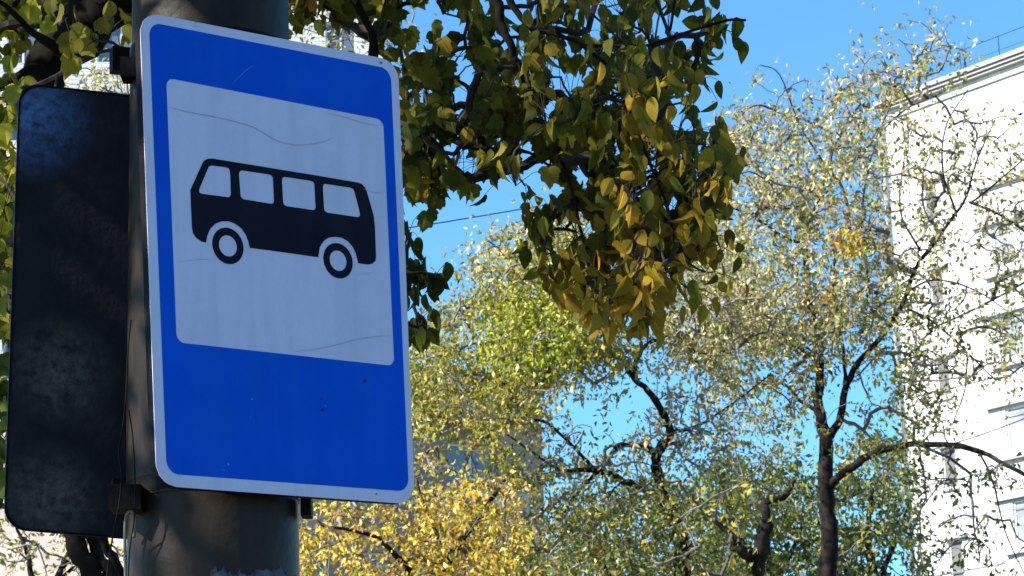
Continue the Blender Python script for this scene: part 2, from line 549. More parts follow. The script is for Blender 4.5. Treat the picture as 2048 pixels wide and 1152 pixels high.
# ---------------------------------------------------------------- trees
def leaf_template(kind):
    """vertices in leaf space: x across, y along (tip at y=1), z off the blade"""
    if kind == 'ovate':
        out = [(0, 0), (.16, .08), (.27, .25), (.30, .42), (.25, .62), (.14, .82), (0, 1.0)]
        m = 7
    else:   # pointed lobes
        out = [(0, 0), (.14, -.05), (.30, .02), (.41, .16), (.50, .36), (.37, .42), (.39, .56), (.36, .72), (.22, .73), (.10, .87), (0, 1.0)]
    mid = [(0, y) for (_x, y) in out]
    V, Fc = [], []
    n = len(out)
    def z(x, y): return .28 * abs(x) - .22 * (y ** 2)
    for (x, y) in out: V.append((x, y, z(x, y)))            # right edge
    for (x, y) in out: V.append((-x, y, z(x, y)))           # left edge
    ys = [0, .2, .4, .6, .8, 1.0]
    # triangulate each half through the midrib by 2D constrained Delaunay
    res = []
    for sgn in (1, -1):
        pts = [(sgn * x, y) for x, y in out] + [(0, .75), (0, .5), (0, .25)]
        idx = list(range(len(pts)))
        vv, _e, ff, *_ = delaunay_2d_cdt([Vector(p) for p in pts], [], [idx if sgn < 0 else idx], 1, 1e-5)
        res.append((vv, ff))
    V, Fc = [], []
    for vv, ff in res:
        b = len(V)
        V += [(v.x, v.y, z(v.x, v.y)) for v in vv]
        Fc += [tuple(b + i for i in f) for f in ff]
    return np.array(V), Fc

T_OV, F_OV = leaf_template('ovate')
T_LB, F_LB = leaf_template('lobed')
T_SM = np.array([(0, 0, 0), (.24, .45, .08), (0, 1, -.12), (-.24, .45, .08), (0, .5, -.02)])
F_SM = [(0, 1, 4), (1, 2, 4), (2, 3, 4), (3, 0, 4)]

def leaf_frames(N, droop, r):
    """columns: across, along, normal. along points mostly down for droop near 1"""
    az = r.uniform(0, 2 * np.pi, N)
    el = -np.pi / 2 * np.clip(r.normal(droop, .28, N), -.6, 1.0)
    al = np.stack([np.cos(el) * np.cos(az), np.cos(el) * np.sin(az), np.sin(el)], 1)
    a2 = r.uniform(0, 2 * np.pi, N)
    rv = np.stack([np.cos(a2), np.sin(a2), r.normal(0, .4, N)], 1)
    ac = np.cross(al, rv); ac /= np.linalg.norm(ac, axis=1)[:, None] + 1e-9
    nm = np.cross(ac, al)
    return ac, al, nm

def leaves_mesh(name, T, Fc, pos, size, cols, droop, r, curl=None):
    N = len(pos)
    ac, al, nm = leaf_frames(N, droop, r)
    cz = r.uniform(.3, 2.2, N)[:, None, None]
    wx = r.uniform(.75, 1.15, N)[:, None, None]
    V = (pos[:, None, :] + size[:, None, None] * (T[None, :, 0:1] * wx * ac[:, None] + T[None, :, 1:2] * al[:, None] + T[None, :, 2:3] * cz * nm[:, None]))
    k = len(T)
    V = V.reshape(-1, 3)
    F0 = np.array([f[:3] for f in Fc]) if all(len(f) == 3 for f in Fc) else None
    faces = (F0[None] + (np.arange(N) * k)[:, None, None]).reshape(-1, 3)
    me = bpy.data.meshes.new(name)
    me.vertices.add(len(V)); me.vertices.foreach_set('co', V.ravel())
    me.loops.add(faces.size); me.loops.foreach_set('vertex_index', faces.ravel().astype(np.int32))
    me.polygons.add(len(faces))
    me.polygons.foreach_set('loop_start', np.arange(0, faces.size, 3, dtype=np.int32))
    me.update(calc_edges=True)
    ca = me.attributes.new('tint', 'FLOAT_COLOR', 'POINT')
    c = np.concatenate([cols, np.ones((N, 1))], 1)
    ca.data.foreach_set('color', np.repeat(c, k, axis=0).ravel())
    return me

def in_poly(x, y, poly):
    x, y = np.asarray(x), np.asarray(y)
    ins = np.zeros(x.shape, bool)
    n = len(poly)
    for i in range(n):
        x1, y1 = poly[i]; x2, y2 = poly[(i + 1) % n]
        if y1 == y2: continue
        c = ((y1 > y) != (y2 > y)) & (x < (x2 - x1) * (y - y1) / (y2 - y1) + x1)
        ins ^= c
    return ins

def sample_region(n, poly, dist, spread, r, holes=(), edge=0):
    xs, ys = [p[0] for p in poly], [p[1] for p in poly]
    out = []
    while len(out) < n:
        x = r.uniform(min(xs), max(xs)); y = r.uniform(min(ys), max(ys))
        if not in_poly([x], [y], poly)[0]: continue
        keep = 1
        for (hx, hy, rx, ry, p) in holes:
            if ((x - hx) / rx) ** 2 + ((y - hy) / ry) ** 2 < 1: keep = min(keep, p)
        if r.random() > keep: continue
        out.append(at(x, y, dist + r.normal(0, spread)))
    return np.array(out)

def grow(skel, targets, r, wob=.07, steps=5, tip=.004, expo=.5):
    """connect every target to the nearest wood already there; returns twig polylines with radii"""
    sk = [np.asarray(p) for path in skel for p in path]
    cap = len(sk) + len(targets) * steps + 10
    P = np.zeros((cap, 3)); P[:len(sk)] = sk
    n0 = n = len(sk)
    par = [-1] * n
    T = np.asarray(targets)
    dmin = np.array([np.min(((P[:n0] - t) ** 2).sum(1)) for t in T])
    paths = []
    for ti in np.argsort(dmin):
        t = T[ti]
        d = np.sqrt(((P[:n] - t) ** 2).sum(1))
        k = int(np.argmin(d))
        s = P[k].copy(); L = d[k]
        ids = [k]
        bend = r.normal(0, 1, 3) * L * wob
        sag = np.array([0, 0, 1.0]) * L * r.uniform(-.05, .18)
        for j in range(1, steps + 1):
            q = j / steps
            p = s + (t - s) * q + (bend + sag) * math.sin(math.pi * q) + (r.normal(0, 1, 3) * L * wob * .25 if j < steps else 0)
            P[n] = p; par.append(ids[-1]); ids.append(n); n += 1
        paths.append(ids)
    cnt = np.zeros(n); 
    for ids in paths: cnt[ids[-1]] += 1
    for i in range(n - 1, n0 - 1, -1):
        if par[i] >= 0: cnt[par[i]] += cnt[i]
    rad = tip * np.maximum(cnt, 1) ** expo
    out = []
    for ids in paths:
        rr = [min(rad[i], rad[ids[1]]) for i in ids]
        out.append((P[ids], rr))
    return out

def skeleton(spec, dist_default, wk=1.0):
    """spec: list of limbs, each a list of (px, py, dist, width_px)"""
    res = []
    for limb in spec:
        pts = [at(x, y, d) for (x, y, d, w) in limb]
        rad = [w * .5 / F * d * wk for (x, y, d, w) in limb]
        res.append(smooth_path(pts, rad, 5))
    return res

def jitter_path(P, R, r, amp=.12):
    P = P.copy()
    off = np.zeros(3)
    for i in range(1, len(P) - 1):
        off = off * .6 + r.normal(0, 1, 3) * R[i] * amp * 2
        P[i] += off
    return P, R * (1 + r.normal(0, .06, len(R)))

def pick_cols(N, palette, r, var=.18):
    w = np.array([p[0] for p in palette], float); w /= w.sum()
    ix = r.choice(len(palette), N, p=w)
    c = np.array([p[1] for p in palette])[ix]
    return np.clip(c * (1 + r.normal(0, var, (N, 1))) * (1 + r.normal(0, var * .3, (N, 3))), .004, .9)

def far_tree(name, label, base, limbs, regions, bark, size, palette, seed, r_twig=.004, sides=7, extra=None, leafmat=None):
    """limbs[0] is the trunk; regions: (count of twig ends, leaves per end, polygon, dist, spread, holes, palette or None, sigma)"""
    r = np.random.default_rng(seed)
    t = empty(name, (base[0], base[1], 0), label, 'tree')
    sk = [jitter_path(P, R, r) for P, R in limbs]
    for i, (P, R) in enumerate(sk):
        m = MB(); m.tube(P, np.maximum(R, .006), sides)
        m.build('trunk' if i == 0 else 'branch', bark, t, True)
    tw = MB()
    allpos, allcol, allsz = [], [], []
    skp = [P for P, R in sk]
    targets, meta = [], []
    for (n, per, poly, dist, spread, holes, pal, sg) in regions:
        T = sample_region(n, poly, dist, spread, r, holes)
        targets.append(T); meta += [(per, pal, sg)] * n
    T = np.vstack(targets)
    # dist order inside grow: keep the link between a target and its leaves by position
    tws = grow(skp, T, r, tip=r_twig)
    for P, rr in tws:
        tw.tube(P, rr, 4, False)
    tag(tw.build('twigs', M['twig_far'], t), kind='stuff')
    for i, tt in enumerate(T):
        per, pal, sg = meta[i]
        n = r.poisson(per)
        if n == 0: continue
        # leaves sit in little strings along short drooping shoots
        dirs = r.normal(0, 1, (max(1, n // 4), 3)); dirs[:, 2] -= .4
        for dv in dirs[:6]:
            tw.tube([tt, tt + dv * sg * .5 + [0, 0, sg * .06], tt + dv * sg * 1.05], [.0046, .0038, .0026], 3, False)
        sh = dirs[r.integers(0, len(dirs), n)]
        pos = tt + sh * sg * r.uniform(.05, 1, (n, 1)) + r.normal(0, sg * .085, (n, 3))
        allpos.append(pos)
        tone = 1 + r.normal(0, .15)
        allcol.append(pick_cols(n, pal or palette, r) * tone)
    pos = np.vstack(allpos); col = np.clip(np.vstack(allcol), .003, .9)
    sz = size * r.uniform(.6, 1.25, len(pos))
    me = leaves_mesh('foliage', T_SM, F_SM, pos, sz, col, .45, r)
    tag(link('foliage', me, leafmat or M['leaf_far'], t), kind='stuff')
    return t

YG = [(3, (.26, .27, .04)), (2, (.42, .37, .06)), (2, (.12, .15, .03)), (1, (.50, .36, .07)), (1, (.30, .20, .09))]
PALE = [(3, (.38, .36, .10)), (2, (.22, .23, .06)), (2.4, (.58, .48, .22)), (1, (.50, .31, .08)), (1.2, (.38, .28, .20))]
GOLD = [(4, (.66, .47, .04)), (2, (.74, .58, .12)), (1.6, (.52, .25, .04)), (1.5, (.22, .22, .04)), (1, (.30, .17, .06))]
GREEN = [(4, (.08, .11, .025)), (3, (.14, .17, .035)), (1.5, (.28, .27, .05)), (.5, (.40, .30, .05))]
OLIVE = [(3, (.095, .10, .013)), (2, (.155, .145, .017)), (1, (.26, .19, .02)), (1.2, (.055, .07, .012))]
BROWN = [(3, (.30, .19, .018)), (2, (.24, .165, .016)), (1, (.42, .26, .024)), (1.3, (.14, .12, .015))]

# tall thin tree in front of the white block
D1 = 28
base1 = at(1668, 1152, D1)
s1 = skeleton([
    [(1690, 2150, D1, 74), (1672, 1700, D1, 66), (1664, 1152, D1, 58), (1652, 1000, D1, 52), (1645, 880, D1, 46), (1636, 800, D1, 32), (1634, 700, D1, 26), (1620, 600, D1, 22), (1612, 480, D1 + .2, 17), (1640, 390, D1 + .3, 12), (1655, 330, D1 + .4, 8), (1700, 230, D1 + .4, 5)],
    [(1645, 885, D1, 30), (1672, 850, D1, 27), (1692, 780, D1, 22), (1712, 735, D1, 20), (1760, 680, D1 - .2, 17), (1805, 610, D1 - .3, 15), (1830, 540, D1 - .4, 13), (1880, 470, D1 - .5, 12), (1930, 400, D1 - .5, 9), (1950, 330, D1 - .6, 6), (1990, 240, D1 - .6, 4)],
    [(1655, 980, D1, 30), (1700, 930, D1 - .3, 26), (1770, 900, D1 - .6, 23), (1850, 888, D1 - .8, 20), (1940, 900, D1 - 1, 18), (2020, 935, D1 - 1.2, 15), (2120, 990, D1 - 1.4, 9)],
    [(1800, 612, D1 - .3, 9), (1860, 640, D1 - .3, 8), (1920, 690, D1 - .4, 6), (1990, 760, D1 - .4, 4)],
    [(1940, 405, D1 - .5, 10), (2000, 430, D1 - .7, 9), (2060, 470, D1 - .9, 8), (2130, 520, D1 - 1, 5)],
    [(1690, 780, D1, 14), (1688, 700, D1 + .2, 12), (1668, 600, D1 + .3, 10), (1672, 500, D1 + .5, 8), (1700, 420, D1 + .6, 6)],
    [(1634, 720, D1, 14), (1590, 690, D1 - .4, 11), (1530, 640, D1 - .6, 8), (1470, 600, D1 - .8, 5)],
    [(1612, 490, D1 + .2, 12), (1560, 470, D1, 10), (1500, 430, D1 - .2, 8), (1420, 400, D1 - .4, 5)],
    [(1640, 830, D1, 15), (1600, 800, D1 + .4, 12), (1570, 770, D1 + .5, 8), (1520, 760, D1 + .7, 5)],
    [(1652, 335, D1 + .4, 8), (1600, 250, D1 + .3, 6), (1560, 150, D1 + .2, 4), (1520, 130, D1 + .2, 3)],
    [(1730, 640, D1, 12), (1735, 560, D1 + .4, 9), (1725, 420, D1 + .7, 7), (1760, 260, D1 + .8, 5), (1830, 130, D1 + .9, 3)],
    [(1912, 425, D1 - .5, 8), (1885, 340, D1 - .5, 7), (1892, 250, D1 - .5, 5), (1935, 180, D1 - .5, 3)],
    [(1945, 404, D1 - .5, 7), (2005, 355, D1 - .6, 6), (2070, 300, D1 - .7, 4)],
    [(1935, 705, D1 - .4, 7), (1930, 780, D1 - .3, 5), (1905, 850, D1 - .2, 4)],
    [(1820, 580, D1 - .3, 8), (1870, 560, D1 - .2, 6), (1950, 580, D1 - .2, 5), (2040, 640, D1 - .2, 3)],
    [(1840, 500, D1 - .3, 8), (1800, 420, D1 + .1, 6), (1810, 300, D1 + .2, 4)],
    [(1960, 905, D1 - 1, 8), (1985, 960, D1 - 1, 7), (2010, 1060, D1 - 1, 5), (2050, 1150, D1 - 1, 3)],
    [(1640, 400, D1 + .3, 7), (1740, 290, D1, 6), (1810, 220, D1 - .2, 5), (1885, 185, D1 - .3, 3)],
], D1, .62)
P1a = [(1400, 420), (1420, 260), (1480, 210), (1560, 210), (1640, 190), (1730, 150), (1790, 110), (1860, 90), (1860, 140), (1780, 200), (1770, 330), (1785, 480), (1790, 620), (1640, 700), (1500, 690), (1400, 640)]
P1b = [(1800, 240), (2000, 220), (2100, 260), (2100, 760), (1960, 760), (1850, 800), (1790, 640)]
P1c = [(1420, 640), (1800, 600), (1900, 850), (1800, 900), (1560, 860), (1440, 780)]
P1d = [(1820, 880), (2080, 960), (2100, 1200), (1840, 1200)]
P1e = [(1490, 130), (1620, 150), (1760, 60), (1890, 5), (1930, 20), (1950, 110), (1900, 150), (1760, 150), (1600, 200), (1480, 200)]
far_tree('thin_tree', 'tall open-crowned tree with forked dark trunk, in front of the white block', base1, s1, [
    (560, 24, P1a, D1, .9, [(1690, 470, 30, 60, .5)], PALE, .23),
    (40, 12, P1e, D1, .5, [], PALE, .22),
    (290, 13, P1b, D1 - .3, .8, [], PALE[:4] + [(1.5, (.12, .13, .035))], .2),
    (200, 17, P1c, D1, .8, [(1700, 800, 70, 60, .12), (1690, 730, 40, 60, .4)], YG, .2),
    (60, 12, P1d, D1 - .6, .8, [], [(2, (.09, .11, .03)), (1, (.2, .2, .05))], .2),
    (12, 26, [(1640, 460), (1720, 460), (1720, 500), (1640, 500)], D1 - 1.2, .1, [], GOLD, .16),
], M['bark_dark'], .072, PALE, 11, .0046)

# middle tree with crooked limbs, yellow-green crown
D2 = 25
base2 = at(1400, 1152, D2)
s2 = skeleton([
    [(1430, 2050, D2, 80), (1410, 1600, D2, 70), (1390, 1250, D2, 60), (1350, 1060, D2, 40), (1312, 960, D2, 28), (1318, 905, D2, 27), (1338, 865, D2, 22), (1310, 800, D2, 18), (1270, 760, D2, 16), (1240, 715, D2 + .2, 13), (1222, 700, D2 + .3, 11), (1180, 600, D2 + .5, 7)],
    [(1318, 912, D2, 17), (1290, 898, D2 - .2, 13), (1245, 892, D2 - .3, 12), (1215, 920, D2 - .4, 11), (1192, 945, D2 - .4, 10), (1150, 990, D2 - .5, 8), (1125, 1030, D2 - .5, 6)],
    [(1305, 985, D2 - .1, 20), (1260, 965, D2 - .2, 19), (1192, 942, D2 - .4, 15), (1120, 938, D2 - .5, 9), (1060, 900, D2 - .6, 6), (1000, 860, D2 - .7, 4)],
    [(1270, 760, D2, 13), (1275, 715, D2, 11), (1310, 680, D2 - .1, 10), (1360, 692, D2 - .2, 10), (1410, 708, D2 - .3, 9), (1460, 700, D2 - .4, 5)],
    [(1338, 865, D2, 11), (1400, 850, D2, 8), (1460, 810, D2, 6), (1540, 750, D2, 4)],
    [(1400, 1300, D2, 50), (1500, 1180, D2 - .7, 46), (1515, 1095, D2 - 1.1, 44), (1536, 1040, D2 - 1.2, 24), (1532, 1002, D2 - 1.2, 20), (1572, 990, D2 - 1.2, 16), (1590, 960, D2 - 1.1, 7)],
    [(1510, 1120, D2 - 1.1, 40), (1480, 1090, D2 - 1.2, 30), (1455, 1068, D2 - 1.2, 20), (1430, 1040, D2 - 1.2, 8)],
    [(1192, 942, D2 - .4, 10), (1100, 850, D2 - .5, 8), (1050, 830, D2 - .6, 7), (980, 720, D2 - .6, 5), (930, 640, D2 - .6, 3)],
    [(1240, 720, D2 + .2, 8), (1140, 640, D2 + .3, 6), (1060, 560, D2 + .4, 4), (1000, 490, D2 + .4, 3)],
], D2, .8)
P2a = [(820, 640), (900, 600), (960, 580), (1010, 520), (1090, 440), (1160, 420), (1200, 600), (1280, 690), (1250, 740), (1120, 740), (1090, 800), (1080, 900), (1000, 940), (900, 860), (820, 840)]
P2b = [(940, 480), (1050, 430), (1130, 380), (1200, 420), (1120, 520), (980, 560), (930, 550)]
P2c = [(1100, 740), (1460, 700), (1560, 900), (1420, 960), (1100, 960), (1060, 880)]
P2d = [(1320, 540), (1480, 440), (1560, 640), (1440, 760), (1320, 690)]
P2e = [(820, 860), (1090, 880), (1200, 960), (1400, 960), (1560, 940), (1480, 1200), (900, 1200), (820, 1000)]
far_tree('crooked_tree', 'broad tree with crooked black limbs and yellow-green crown, right of the bus sign', base2, s2, [
    (470, 34, P2a, D2 - .4, .8, [(930, 880, 110, 85, .22), (1040, 850, 50, 70, .2)], [(3, (.30, .30, .035)), (2, (.42, .35, .04)), (2, (.13, .17, .03)), (1, (.5, .34, .05)), (1, (.35, .26, .14))], .2),
    (90, 34, [(960, 610), (1040, 580), (1150, 600), (1160, 680), (1100, 730), (980, 710)], D2 - 1.1, .3, [], [(4, (.40, .44, .03)), (2, (.52, .46, .04)), (1, (.16, .22, .03))], .17),
    (34, 12, [(830, 780), (1060, 780), (1070, 960), (830, 960)], D2 - 1.2, .3, [(930, 880, 80, 60, .1)], [(3, (.58, .40, .05)), (2, (.5, .26, .05)), (2, (.4, .38, .05))], .16),
    (60, 24, P2b, D2 + .3, .4, [], PALE, .19),
    (170, 14, P2c, D2, .8, [(1170, 790, 60, 55, .12), (1240, 760, 60, 60, .2), (1400, 740, 60, 40, .25), (1200, 860, 40, 30, .3)], PALE, .2),
    (230, 28, P2d, D2 + .3, .8, [], PALE, .2),
    (330, 28, P2e, D2 - .5, .8, [(930, 890, 110, 70, .2), (1040, 850, 50, 70, .2), (1505, 1080, 60, 50, .25)], [(3, (.16, .18, .035)), (2, (.10, .12, .03)), (1.5, (.42, .35, .06)), (1, (.55, .35, .05))], .2),
], M['bark_dark'], .064, YG, 12, .0038)

# yellow-orange tree under the sign's right corner
D3 = 21
base3 = at(900, 1152, D3)
s3 = skeleton([
    [(880, 2100, D3, 60), (870, 1500, D3, 50), (860, 1200, D3, 36), (900, 1110, D3, 18), (960, 1030, D3, 12), (1010, 960, D3, 7)],
    [(860, 1200, D3, 26), (800, 1120, D3 - .2, 12), (740, 1070, D3 - .3, 8), (640, 1050, D3 - .4, 5)],
    [(868, 1180, D3, 20), (880, 1090, D3 + .2, 9), (850, 1020, D3 + .3, 6), (835, 960, D3 + .3, 4)],
], D3)
P3 = [(595, 1045), (640, 1010), (720, 990), (830, 985), (930, 960), (1050, 970), (1060, 1060), (960, 1200), (590, 1200)]
far_tree('golden_tree', 'golden orange autumn tree under the lower right corner of the bus sign', base3, s3, [
    (260, 22, P3, D3, .5, [(750, 1100, 40, 22, .1), (640, 1120, 30, 25, .3), (830, 1060, 30, 25, .3)], None, .15),
], M['bark_dark'], .060, GOLD, 13, .003)

# dark green trees further back
for (nm, lab, bx, D4, poly, cnt, seed) in (
    ('green_tree', 'dark green tree lower right, between the forked trunk and the white block', 1740, 40, [(1660, 890), (1760, 870), (1815, 890), (1830, 980), (1850, 1050), (1850, 1230), (1640, 1230)], 190, 21),
    ('green_tree', 'dark green tree behind the crooked black limbs, at the bottom centre', 1260, 37, [(1000, 1060), (1120, 1020), (1240, 990), (1330, 960), (1420, 940), (1440, 1060), (1430, 1230), (980, 1230)], 250, 22),
    ('green_tree', 'dark green tree just left of the forked trunk', 1540, 39, [(1400, 930), (1500, 900), (1600, 905), (1660, 920), (1660, 1230), (1400, 1230)], 230, 23)):
    s4 = skeleton([
        [(bx, 1900, D4, 46), (bx - 4, 1500, D4, 40), (bx + 3, 1200, D4, 26), (bx - 5, 1080, D4, 14), (bx + 4, 960, D4, 7)],
        [(bx, 1230, D4, 18), (bx - 60, 1120, D4 - .4, 10), (bx - 110, 1030, D4 - .5, 5)],
        [(bx, 1190, D4, 16), (bx + 50, 1090, D4 + .4, 9), (bx + 80, 1000, D4 + .5, 4)]], D4)
    hol = [(1790, 1120, 40, 35, .12), (1740, 1020, 25, 25, .3), (1800, 980, 20, 40, .3)] if bx == 1740 else []
    far_tree(nm, lab, at(bx, 1152, D4), s4, [(cnt, 32, poly, D4, 1.0, hol, None, .3)], M['bark_dark'], .105, GREEN, seed, .006)

# thin tree in front of the pale block, bottom left
D6 = 26
s6 = skeleton([
    [(90, 2000, D6, 40), (80, 1500, D6, 32), (70, 1250, D6, 20), (60, 1120, D6, 10), (30, 1040, D6, 6), (10, 900, D6, 5)],
    [(72, 1240, D6, 12), (130, 1150, D6, 8), (200, 1110, D6, 5)],
    [(70, 1250, D6, 14), (300, 800, D6, 11), (560, 300, D6, 8), (660, 90, D6, 5), (720, -20, D6, 3)]], D6)
far_tree('young_tree', 'sparse young tree against the pale block, below the dark sign back', at(80, 1152, D6), s6, [
    (80, 11, [(-60, 1040), (260, 1080), (270, 1230), (-60, 1230)], D6, .6, [], YG, .17),
    (40, 9, [(-60, 600), (40, 600), (40, 1050), (-60, 1050)], D6, .6, [], YG, .2),
    (60, 9, [(570, -60), (830, -60), (830, 140), (700, 110), (570, 60)], D6, .6, [], PALE, .25),
    (60, 11, [(80, 120), (270, 120), (270, 230), (60, 200)], D6, .6, [], PALE, .3)], M['bark_dark'], .07, YG, 31, .004)

# ---------------------------------------------------------------- near tree over the signs
DN = 7.6
def fwd(L, k=.35): return [(x, y, d - k, w) for x, y, d, w in L]
sN = skeleton([
    [(330, 2900, 7.9, 330), (320, 2100, 7.9, 260), (262, 1330, 7.9, 90), (205, 1152, 7.9, 44), (150, 1075, 7.9, 38), (95, 900, 7.9, 60), (70, 600, 7.9, 90), (62, 350, 7.9, 100), (60, 190, 7.8, 80), (105, 105, 7.7, 92), (190, 45, 7.6, 105), (280, -30, 7.5, 100), (420, -170, 7.4, 90), (640, -330, 7.3, 75), (900, -430, 7.3, 50), (1200, -430, 7.3, 30)],
    [(262, 1330, 7.9, 50), (226, 1152, 7.9, 26), (185, 1075, 7.9, 24), (170, 1000, 7.8, 34), (180, 600, 7.7, 30), (160, 300, 7.7, 28), (90, 150, 7.6, 30), (20, 160, 7.5, 22), (-60, 200, 7.4, 20)],
    [(262, 1330, 8.0, 44), (240, 1152, 8.0, 20), (208, 1090, 8.0, 20), (200, 1050, 8.0, 18), (150, 900, 8, 16)],
    [(130, 110, 7.6, 30), (60, 60, 7.4, 16), (10, 10, 7.3, 10), (-60, -40, 7.2, 8)],
    # limbs showing in the hanging mass
    fwd([(700, -380, 7.3, 36), (860, -160, 7.4, 28), (975, -20, 7.4, 22), (1005, 50, 7.4, 20), (1025, 110, 7.4, 16), (1038, 125, 7.4, 9)]),
    fwd([(860, -160, 7.3, 24), (985, -60, 7.2, 18), (1030, 20, 7.2, 14), (1060, 55, 7.2, 13), (1120, 70, 7.2, 11), (1180, 100, 7.2, 9), (1250, 170, 7.2, 7), (1330, 250, 7.2, 5), (1390, 330, 7.2, 4)]),
    fwd([(1160, 92, 7.2, 7), (1220, 90, 7.1, 6), (1290, 92, 7.1, 5), (1360, 70, 7.1, 4), (1450, 42, 7.1, 3), (1492, 40, 7.1, 3)]),
    fwd([(640, -330, 7.4, 40), (690, -50, 7.6, 22), (745, 70, 7.7, 14), (760, 150, 7.7, 10), (800, 240, 7.7, 14), (830, 262, 7.7, 16), (870, 285, 7.7, 10), (900, 320, 7.6, 8), (930, 350, 7.6, 6)]),
    fwd([(800, 250, 7.7, 15), (860, 262, 7.6, 9), (930, 290, 7.5, 13), (1000, 300, 7.5, 11), (1050, 302, 7.5, 8), (1100, 332, 7.5, 4)]),
    fwd([(830, 265, 7.7, 10), (870, 320, 7.6, 8), (885, 360, 7.6, 6), (905, 380, 7.6, 4)]),
    fwd([(1038, 120, 7.4, 9), (1060, 220, 7.4, 8), (1100, 270, 7.3, 7), (1140, 370, 7.3, 7), (1160, 450, 7.3, 7), (1180, 540, 7.3, 6), (1230, 590, 7.3, 4)]),
    fwd([(1250, 175, 7.2, 7), (1290, 300, 7.1, 6), (1330, 400, 7.1, 5), (1350, 480, 7.1, 4)]),
    fwd([(745, 70, 7.7, 12), (725, 300, 7.5, 10), (750, 480, 7.2, 8), (812, 540, 7.0, 5), (850, 545, 7.0, 3), (875, 552, 7.0, 2)]),
    fwd([(750, 480, 7.2, 7), (780, 600, 7.0, 5), (815, 645, 7.0, 4), (838, 655, 7.0, 2)]),
    fwd([(900, -420, 7.3, 30), (1240, -250, 6.9, 22), (1330, -120, 6.9, 14), (1350, -20, 6.9, 8), (1340, 60, 6.9, 5)]),
], DN)
tN = empty('overhanging_tree', (*at(330, 1152, 7.9)[:2], 0), 'near tree behind the post, leafy boughs hanging right of the bus sign', 'tree')
rN = np.random.default_rng(5)
for i, (P, R) in enumerate(sN):
    P, R = jitter_path(P, R, rN, .12)
    m = MB(); m.tube(P, np.maximum(R, .004), 12 if i < 3 else 7)
    m.build('trunk' if i == 0 else 'branch', M['bark_near'], tN, True)
# the off-picture crown limbs that carry the shading foliage to the left
for a in ((-4.5, 5.0, 5.5), (-3.0, 3.6, 6.0), (-3.6, 7.5, 6.8), (-1.8, 4.6, 5.8), (-5.6, 3.2, 6.4), (.6, 6.2, 5.6)):
    P0 = sN[0][0][62]
    a = np.array(a)
    pts, rr = smooth_path([P0, P0 * .5 + a * .5 + [0, 0, .5], a], [.07, .05, .02], 5)
    m = MB(); m.tube(pts, rr, 7); m.build('branch', M['bark_near'], tN, True)
    sN.append((pts, rr))

NEAR = [   # polygon, dist, spread, twig ends, leaves per end, palette, template
    ([(578, -80), (1000, -80), (1000, 250), (840, 270), (800, 120), (700, 90), (640, 60), (578, 50)], 7.6, .35, 66, 7, OLIVE, 1, [(630, 85, 45, 30, .0), (740, 60, 50, 45, .15), (930, 60, 40, 50, .1), (880, 120, 30, 30, .3)]),
    ([(1000, -80), (1335, -80), (1360, 50), (1385, 120), (1330, 220), (1000, 220)], 7.3, .35, 70, 7, OLIVE + [(1.5, (.20, .15, .025)), (.5, (.34, .25, .03))], 0, [(1200, 60, 30, 30, .5)]),
    ([(820, 220), (1000, 200), (1060, 260), (1010, 300), (1050, 370), (1045, 400), (1000, 350), (940, 390), (880, 380), (845, 400), (820, 360)], 7.5, .25, 44, 7, OLIVE, 1, []),
    ([(1000, 180), (1260, 180), (1240, 420), (1180, 430), (1120, 350), (1060, 290)], 7.4, .3, 50, 8, OLIVE, 1, []),
    ([(1230, 180), (1375, 185), (1400, 270), (1435, 350), (1420, 500), (1250, 480)], 7.1, .3, 68, 8, BROWN + OLIVE[:1], 0, []),
    ([(1150, 450), (1240, 420), (1425, 460), (1425, 555), (1355, 585), (1300, 615), (1255, 640), (1190, 605), (1120, 570), (1130, 530)], 7.2, .25, 80, 8, BROWN, 0, [(1190, 510, 30, 40, .4)]),
    ([(1070, 430), (1110, 425), (1115, 520), (1065, 525)], 7.2, .1, 6, 5, OLIVE, 0, []),
    ([(822, 545), (865, 545), (880, 562), (822, 590)], 7.0, .05, 8, 4, OLIVE[3:], 0, []),
    ([(820, 650), (840, 655), (838, 680), (820, 690)], 7.0, .05, 3, 4, OLIVE[3:], 0, []),
    ([(812, 460), (822, 460), (822, 500), (812, 500)], 7.0, .05, 1, 3, OLIVE[3:], 0, []),
    ([(1385, 40), (1470, 45), (1465, 70), (1385, 85)], 7.1, .05, 7, 4, OLIVE[:2], 0, []),
    ([(1375, 140), (1450, 148), (1448, 165), (1375, 180)], 7.1, .05, 6, 4, OLIVE[:2], 0, []),
    ([(1410, 290), (1450, 300), (1445, 340), (1410, 350)], 7.1, .05, 5, 4, OLIVE[:2] + BROWN, 0, []),
    ([(-60, -60), (130, -60), (90, 60), (20, 130), (-60, 150)], 8.2, .2, 30, 7, [(2, (.11, .13, .02)), (2, (.38, .38, .04)), (1, (.2, .2, .03))], 1, []),
    ([(130, -60), (270, -60), (180, 30), (100, 50)], 8.4, .15, 9, 6, OLIVE, 1, []),
    ([(135, 75), (250, 80), (250, 120), (190, 125)], 6.6, .08, 5, 3, [(2, (.22, .19, .025)), (1, (.10, .11, .02))], 1, []),
    ([(-50, 150), (26, 170), (22, 560), (14, 700), (-50, 700)], 7.2, .3, 26, 6, [(2, (.22, .22, .03)), (2, (.10, .12, .02)), (2, (.45, .38, .04))], 1, []),
    ([(-50, 780), (10, 780), (4, 1010), (-50, 1010)], 7.2, .3, 8, 6, [(2, (.1, .12, .02)), (2, (.05, .07, .013))], 1, []),
]
tgt, info = [], []
for q in NEAR:
    poly, dist, spread, n, per, pal, tmpl, holes = q
    T = sample_region(n, poly, dist, spread, rN, holes)
    tgt.append(T); info += [q] * n
T = np.vstack(tgt)
visible = []
